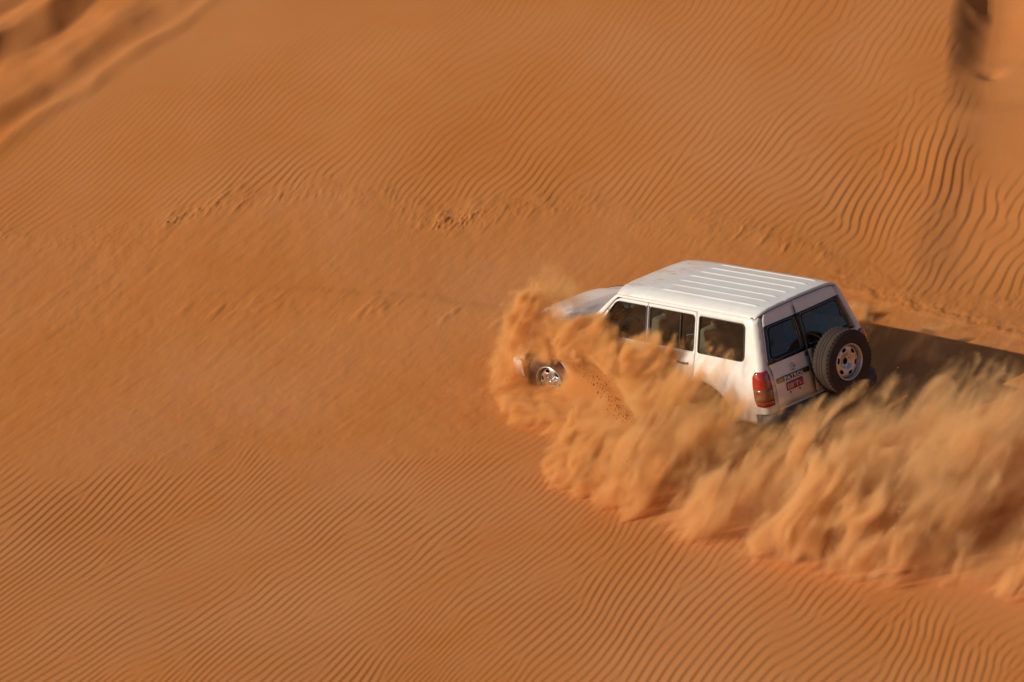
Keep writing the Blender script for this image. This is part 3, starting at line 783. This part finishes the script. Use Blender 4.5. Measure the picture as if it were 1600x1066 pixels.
def dust_density(X, Y, Z):
    """X, Y: car axes on the ground (forward, left); Z: height over the sand"""
    front = sstep(-1.2, 1.2, X)
    sh = Z * (.55 - .15 * front)
    Xs = X + sh; Ys = Y + .35 * Z
    wx = tri(NA, Xs * 8 + 300, Ys * 8 + 540, Z * 4 + 500); wy = tri(NA, Xs * 8 + 360, Ys * 8 + 577, Z * 4 + 500)
    Xw = Xs + .14 * wx; Yw = Ys + .14 * wy
    jet = tri(NA, Xw * 24 + 300, Yw * 19 + 500, Z * 8.0 + 500)            # columns leaning back
    col_ = tri(NB, Xw * 34 + 130, Yw * 30 + 530, Z * 11 + 500)             # thinner streaks in them
    fine = tri(NB, Xw * 24 + 100, Yw * 24 + 500, Z * 20 + 500)
    streak = col_ * (1 - front) + fine * front
    xe = np.array([-9, -5.8, -4.47, -3.1, -1.0, .2, .85, 1.15, 1.32, 1.45, 1.8, 2.4, 2.9, 3.3, 3.7, 4.0, 4.15])
    fo = np.array([2.2, 2.3, 2.80, 3.10, 3.0, 2.9, 2.72, 2.50, 1.75, 1.70, 1.85, 1.95, 1.85, 1.55, 1.35, 1.10, .9])
    Ye = np.interp(X, xe, fo) + (.10 * jet + .05 * streak) * (.5 + .5 * (X < 1.2))
    hm = np.interp(X, [-9, -5, -3.2, -1.9, -1.2, -.8, -.3, .3, .9, 1.9, 2.4, 3.0, 3.45, 3.8, 4.1], [1.45, 1.40, 1.00, .56, .66, .95, 1.08, 1.24, 1.20, 1.27, 1.34, 1.24, .88, .70, .4])
    ho = np.interp(X, [-9, -5, -3, -1, .4, 1.1, 1.4], [1.05, 1.0, .85, .74, .66, .50, .45])     # height of the outer curtain
    u = Ye - Y
    out_p = ho * np.clip(u / .55, 0, 1) ** .6
    lat = np.clip((Y - 1.25) / .9, 0, 1)
    Ht = (hm * np.clip(u / .5, 0, 1) ** .5) * (1 - lat) + out_p * lat
    inner = np.interp(Y, [-3.1, -2.2, -1.2, -.3, .8, 1.1], [0, .42, .60, .70, .92, 1.0])
    lo_y = np.interp(X, [-6, -4, -2.8, -1.2, 0, 2], [-2.9, -2.2, -1.5, -.7, .0, .3])
    inner = inner * sstep(0, .7, Y - lo_y)
    inner = inner * (1 - .45 * (1 - sstep(.55, .85, np.abs(Y))) * sstep(-2.1, -1.5, X) * (X < 0))
    yh = np.interp(X, [2.2, 2.7, 3.1, 3.5], [.74, .66, .38, .05])
    inner = np.where(X > 2.2, np.clip((Y - yh) / .28, 0, 1) ** .7, inner)
    big = tri(NA, X * 5 + 33, Y * 5 + 533, Z * 3 + 520)
    Ht = Ht * inner * (1 + (.12 - .06 * front) * jet + .08 * wy + .16 * big * (1 - front))
    soft = .21 + .39 * (1 - front)
    E = (Ht - Z) / soft
    fil = tri(NB, Xw * 46 + 10 + 1.2 * wy, Yw * 42 + 10 + 1.2 * wx, Z * (12 + 24 * front) + 700)
    d = np.clip(E * .75 + (.34 - .04 * front) * streak + (.26 - .12 * front) * jet, 0, 1.1) * np.exp((.46 + .36 * front) * streak + (.36 + .14 * front) * fil + .30 * jet * (1 - front) - .25 + .25 * big * (1 - front))
    d = d * np.clip(u * (4.5 + 4.5 * front), 0, 1) * (Z < Ht + .3)
    # smooth thin sheet of sand sliding off behind the front wheel
    zb = [0, .25, .62, .90, 1.10, 1.4]; yo = np.maximum(Y - 1.05, 0); Zs = Z - .56 * yo; Xb = np.interp(Zs, zb, [.98, 1.12, 1.52, 2.05, 2.5, 3.4]) + .04 * fine - 1.15 * yo
    lane = sstep(0, .07, X - Xb) * (1 - sstep(3.15, 3.4, X)) * (1 - sstep(.72, .95, Zs + .06 * fine)) * sstep(.90, .95, Y) * (1 - sstep(1.9, 2.3, Y)) * (1 - sstep(2.62, 2.78, X + 1.15 * yo) * sstep(.46, .56, Zs)) * sstep(.06, .16, Z - .20 * sstep(1.35, 1.9, Y) + .05 * fine)
    sheet = sstep(.93, .98, Y) * (1 - sstep(1.06, 1.20, Y)) * (1 - sstep(2.58, 2.70, X)) * 1.3
    d = d * (1 - lane) + lane * sheet
    ax0 = np.array([-.755, .5825, .301]); dx, dy, dz_ = X - 3.00, Y - .93, Z - .34
    tpar = dx * ax0[0] + dy * ax0[1] + dz_ * ax0[2]
    rad = np.sqrt(np.maximum(0, dx * dx + dy * dy + dz_ * dz_ - tpar ** 2))
    d = d * (1 - (1 - sstep(.25, .33, rad + .03 * fine)) * (1 - sstep(.50, .60, Z - .45 * np.maximum(Y - .93, 0))) * (tpar > -.1) * (Z > .05))
    # soft puff curling over the front wing
    pr = np.sqrt(((X - 2.68) / .55) ** 2 + ((Y - .72) / .34) ** 2 + ((Z - 1.16) / .34) ** 2) + .22 * fine + .10 * wy
    puff = np.clip((1.05 - pr) * 1.6, 0, 1) * .26 * np.exp(.5 * fil)
    d = np.maximum(d, puff)
    # strength: heavy sheets beside the car, thin haze in the wake
    wake = sstep(-.3, -1.2, X) if False else (1 - sstep(-1.3, -.4, X))
    thick = np.interp(Y, [-2.6, -1.2, 0, .9, 1.6], [.04, .09, .13, .22, .42]) * wake + (1 - wake) * (.6 + .7 * front)
    d = d * thick * (1 + .35 * jet * wake) * (1 - .65 * sstep(2.95, 3.4, X))
    return np.clip(d, 0, 3.5), jet, fine
NT_ = n_x * n_y * n_z
dens = np.zeros((n_x, n_y, n_z), np.float32)
ct, st_ = math.cos(TILT), math.sin(TILT)
for k in range(n_z):
    LX, LY = np.meshgrid(ax_, ay_, indexing='ij'); LZ = az_[k]
    wx_ = LX * ct - LZ * st_; wy_ = LY; wz_ = LX * st_ + LZ * ct
    h = wz_ - base(wx_, wy_)
    Xc = -0.641326 * wx_ + 0.760252 * wy_ - 0.103524 * wz_; Yc = -0.751602 * wx_ - 0.649613 * wy_ - .114444 * wz_
    m = (h > -.06) & (h < 1.9) & (Yc > -3.1) & (Yc < 3.7) & (Xc < 4.3)
    if not m.any(): continue
    Xm, Ym, Zm = Xc[m], Yc[m], np.maximum(h[m], 0)
    d, jet, fine = dust_density(Xm, Ym, Zm)
    # the cabin and the engine bay stay free of dust
    zc = h[m]
    incar = (np.abs(Ym) < .90) & (Xm > -.98) & (Xm < 3.62) & (zc > .35) & (zc < np.where(Xm > 2.25, 1.16, 1.9))
    d = np.where(incar, 0, d)
    sl_ = dens[:, :, k]; sl_[m] = d
# loose clods and grains thrown with the dust (real lumps of sand)
rg = np.random.default_rng(77)
MCi = np.array(MC)
def car_to_world(P): return P @ MCi.T
pts = []; rad_ = []
# crumbling edge of the sheet thrown back by the front wheel
path = np.array([(2.75, 1.00, 1.12), (2.45, 1.02, 1.00), (2.1, 1.06, .86), (1.75, 1.10, .66), (1.45, 1.16, .46), (1.20, 1.22, .26), (1.02, 1.28, .12)])
tt = rg.random(1000) ** .8 * (len(path) - 1); k0 = np.minimum(tt.astype(int), len(path) - 2); fr_ = (tt - k0)[:, None]
q = path[k0] * (1 - fr_) + path[k0 + 1] * fr_
q = q + rg.standard_normal(q.shape) * np.array([.06, .05, .055]) + np.abs(rg.standard_normal((len(q), 1))) * np.array([[-.07, .03, .03]])
pts.append(q); rad_.append(np.exp(rg.normal(math.log(.0062), .5, len(q))).clip(.003, .024))
# grains in front of and over the heavy spray, sampled from the dust itself
cand = np.stack([rg.uniform(-6.5, 4.3, 90000), rg.uniform(.3, 3.4, 90000), rg.uniform(.02, 1.7, 90000)], 1)
grow = cand / np.array([1, 1, 1.0])
dc, _, _ = dust_density(cand[:, 0], cand[:, 1], cand[:, 2] * .93)
keep = rg.random(len(cand)) < np.clip(dc, 0, 1) * np.interp(cand[:, 0], [-6, -1, 1, 3], [.10, .16, .6, .9])
inb = (np.abs(cand[:, 1]) < .92) & (cand[:, 0] > -.98) & (cand[:, 0] < 3.6) & (cand[:, 2] < np.where(cand[:, 0] > 2.25, 1.2, 1.9))
gpt = cand[keep & ~inb]
gpt = gpt + rg.standard_normal(gpt.shape) * np.where(rg.random((len(gpt), 1)) < .3, .16, .05)
gpt = gpt[~((np.abs(gpt[:, 1]) < .95) & (gpt[:, 0] > -1) & (gpt[:, 0] < 3.65))]
pts.append(gpt); rad_.append(np.exp(rg.normal(math.log(.0040), .40, len(gpt))).clip(.002, .009))
P_ = car_to_world(np.concatenate(pts)); rd_ = np.concatenate(rad_)
gz_ = base(P_[:, 0], P_[:, 1]); P_[:, 2] = np.maximum(P_[:, 2], gz_)
octv = np.array([(1, 0, 0), (-1, 0, 0), (0, 1, 0), (0, -1, 0), (0, 0, 1), (0, 0, -1)], float)
octf = np.array([(0, 2, 4), (2, 1, 4), (1, 3, 4), (3, 0, 4), (2, 0, 5), (1, 2, 5), (3, 1, 5), (0, 3, 5)])
N_ = len(P_); vv_ = P_[:, None, :] + octv[None] * rd_[:, None, None] * rg.uniform(.6, 1.4, (N_, 6, 1))
ff_ = (octf[None] + 6 * np.arange(N_)[:, None, None]).reshape(-1, 3)
cm = bpy.data.meshes.new('sand_spray'); cm.vertices.add(N_ * 6); cm.vertices.foreach_set('co', vv_.reshape(-1).astype(np.float32))
cm.loops.add(ff_.size); cm.loops.foreach_set('vertex_index', ff_.ravel().astype(np.int32))
cm.polygons.add(len(ff_)); cm.polygons.foreach_set('loop_start', np.arange(0, ff_.size, 3, dtype=np.int32))
cm.update(calc_edges=True); cm.materials.append(M_sand)
spray = bpy.data.objects.new('sand_spray', cm); COL.objects.link(spray); spray['kind'] = 'stuff'
spray['label'] = 'loose clods and grains of orange sand flying beside the car'; 
print('grains', N_)

vm = bpy.data.meshes.new('sand_dust'); vm.vertices.add(NT_)
at = vm.attributes.new('dens', 'FLOAT', 'POINT'); at.data.foreach_set('value', dens.ravel())
dust = bpy.data.objects.new('sand_dust', vm); COL.objects.link(dust); dust['kind'] = 'stuff'
dust.rotation_euler = (0, -TILT, 0)
g = bpy.data.node_groups.new('dust_grid', 'GeometryNodeTree')
g.interface.new_socket('Geometry', in_out='INPUT', socket_type='NodeSocketGeometry'); g.interface.new_socket('Geometry', in_out='OUTPUT', socket_type='NodeSocketGeometry')
gi = g.nodes.new('NodeGroupInput'); go = g.nodes.new('NodeGroupOutput')
vc = g.nodes.new('GeometryNodeVolumeCube')
vc.inputs['Min'].default_value = (DX0, DY0, DZ0); vc.inputs['Max'].default_value = (DX1, DY1, DZ1)
vc.inputs['Resolution X'].default_value = n_x; vc.inputs['Resolution Y'].default_value = n_y; vc.inputs['Resolution Z'].default_value = n_z
pos = g.nodes.new('GeometryNodeInputPosition'); sp_ = g.nodes.new('ShaderNodeSeparateXYZ'); g.links.new(pos.outputs[0], sp_.inputs[0])
def gm(op, a, b, c=None):
    x = g.nodes.new('ShaderNodeMath'); x.operation = op
    for i, v in enumerate((a, b, c)):
        if v is None: continue
        if hasattr(v, 'links'): g.links.new(v, x.inputs[i])
        else: x.inputs[i].default_value = v
    return x.outputs[0]
idx = []
for i, (lo_, hi_, n_) in enumerate(((DX0, DX1, n_x), (DY0, DY1, n_y), (DZ0, DZ1, n_z))):
    q = gm('ROUND', gm('MULTIPLY', gm('SUBTRACT', sp_.outputs[i], lo_), (n_ - 1) / (hi_ - lo_)), 0)
    idx.append(gm('MINIMUM', gm('MAXIMUM', q, 0), n_ - 1))
def fint(x):
    f = g.nodes.new('FunctionNodeFloatToInt'); g.links.new(x, f.inputs[0]); return f.outputs[0]
def im(op, a, b, c=None):
    x = g.nodes.new('FunctionNodeIntegerMath'); x.operation = op
    for i, v in enumerate((a, b, c)):
        if v is None: continue
        if hasattr(v, 'links'): g.links.new(v, x.inputs[i])
        else: x.inputs[i].default_value = v
    return x.outputs[0]
I = [fint(x) for x in idx]
lin = im('ADD', im('MULTIPLY', im('ADD', im('MULTIPLY', I[0], n_y), I[1]), n_z), I[2])
na = g.nodes.new('GeometryNodeInputNamedAttribute'); na.data_type = 'FLOAT'; na.inputs['Name'].default_value = 'dens'
si = g.nodes.new('GeometryNodeSampleIndex'); si.data_type = 'FLOAT'; si.domain = 'POINT'
g.links.new(gi.outputs[0], si.inputs['Geometry']); g.links.new(na.outputs[0], si.inputs['Value']); g.links.new(lin, si.inputs['Index'])
g.links.new(si.outputs[0], vc.inputs['Density'])
sm_ = g.nodes.new('GeometryNodeSetMaterial'); g.links.new(vc.outputs[0], sm_.inputs['Geometry']); g.links.new(sm_.outputs[0], go.inputs[0])
vmat = bpy.data.materials.new('dust_volume'); vmat.use_nodes = True
t = vmat.node_tree; t.nodes.clear(); o_ = t.nodes.new('ShaderNodeOutputMaterial'); pv = t.nodes.new('ShaderNodeVolumePrincipled')
pv.inputs['Density'].default_value = 7.5;  pv.inputs['Anisotropy'].default_value = 0
tc = t.nodes.new('ShaderNodeTexCoord'); sx_ = t.nodes.new('ShaderNodeSeparateXYZ'); t.links.new(tc.outputs['Object'], sx_.inputs[0])
dt = t.nodes.new('ShaderNodeMath'); dt.operation = 'MULTIPLY_ADD'; t.links.new(sx_.outputs[0], dt.inputs[0]); dt.inputs[1].default_value = .75
ad = t.nodes.new('ShaderNodeMath'); ad.operation = 'MULTIPLY'; t.links.new(sx_.outputs[1], ad.inputs[0]); ad.inputs[1].default_value = -.65; t.links.new(ad.outputs[0], dt.inputs[2])
mr = t.nodes.new('ShaderNodeMapRange'); mr.inputs[1].default_value = -1.2; mr.inputs[2].default_value = 2.6; t.links.new(dt.outputs[0], mr.inputs[0])
cr = t.nodes.new('ShaderNodeValToRGB'); cr.color_ramp.elements[0].color = (.96, .59, .235, 1); cr.color_ramp.elements[1].color = (.965, .638, .305, 1)   # coarse grains in front, paler fine dust behind
t.links.new(mr.outputs[0], cr.inputs[0]); t.links.new(cr.outputs[0], pv.inputs['Color'])
t.links.new(pv.outputs[0], o_.inputs['Volume'])
vm.materials.append(vmat); sm_.inputs['Material'].default_value = vmat
md = dust.modifiers.new('grid', 'NODES'); md.node_group = g
print('voxels', NT_, 'filled', (dens > 0).mean())
for o_, l_, c_ in ((dune, 'orange rippled sand slope with a smooth churned band across its middle', 'sand'), (dust, 'cloud of orange dust billowing along and behind the white car', 'dust'),
                   (spray, 'loose clods and grains of orange sand flying beside the white car', 'sand spray')):
    o_['label'] = l_; o_['category'] = c_
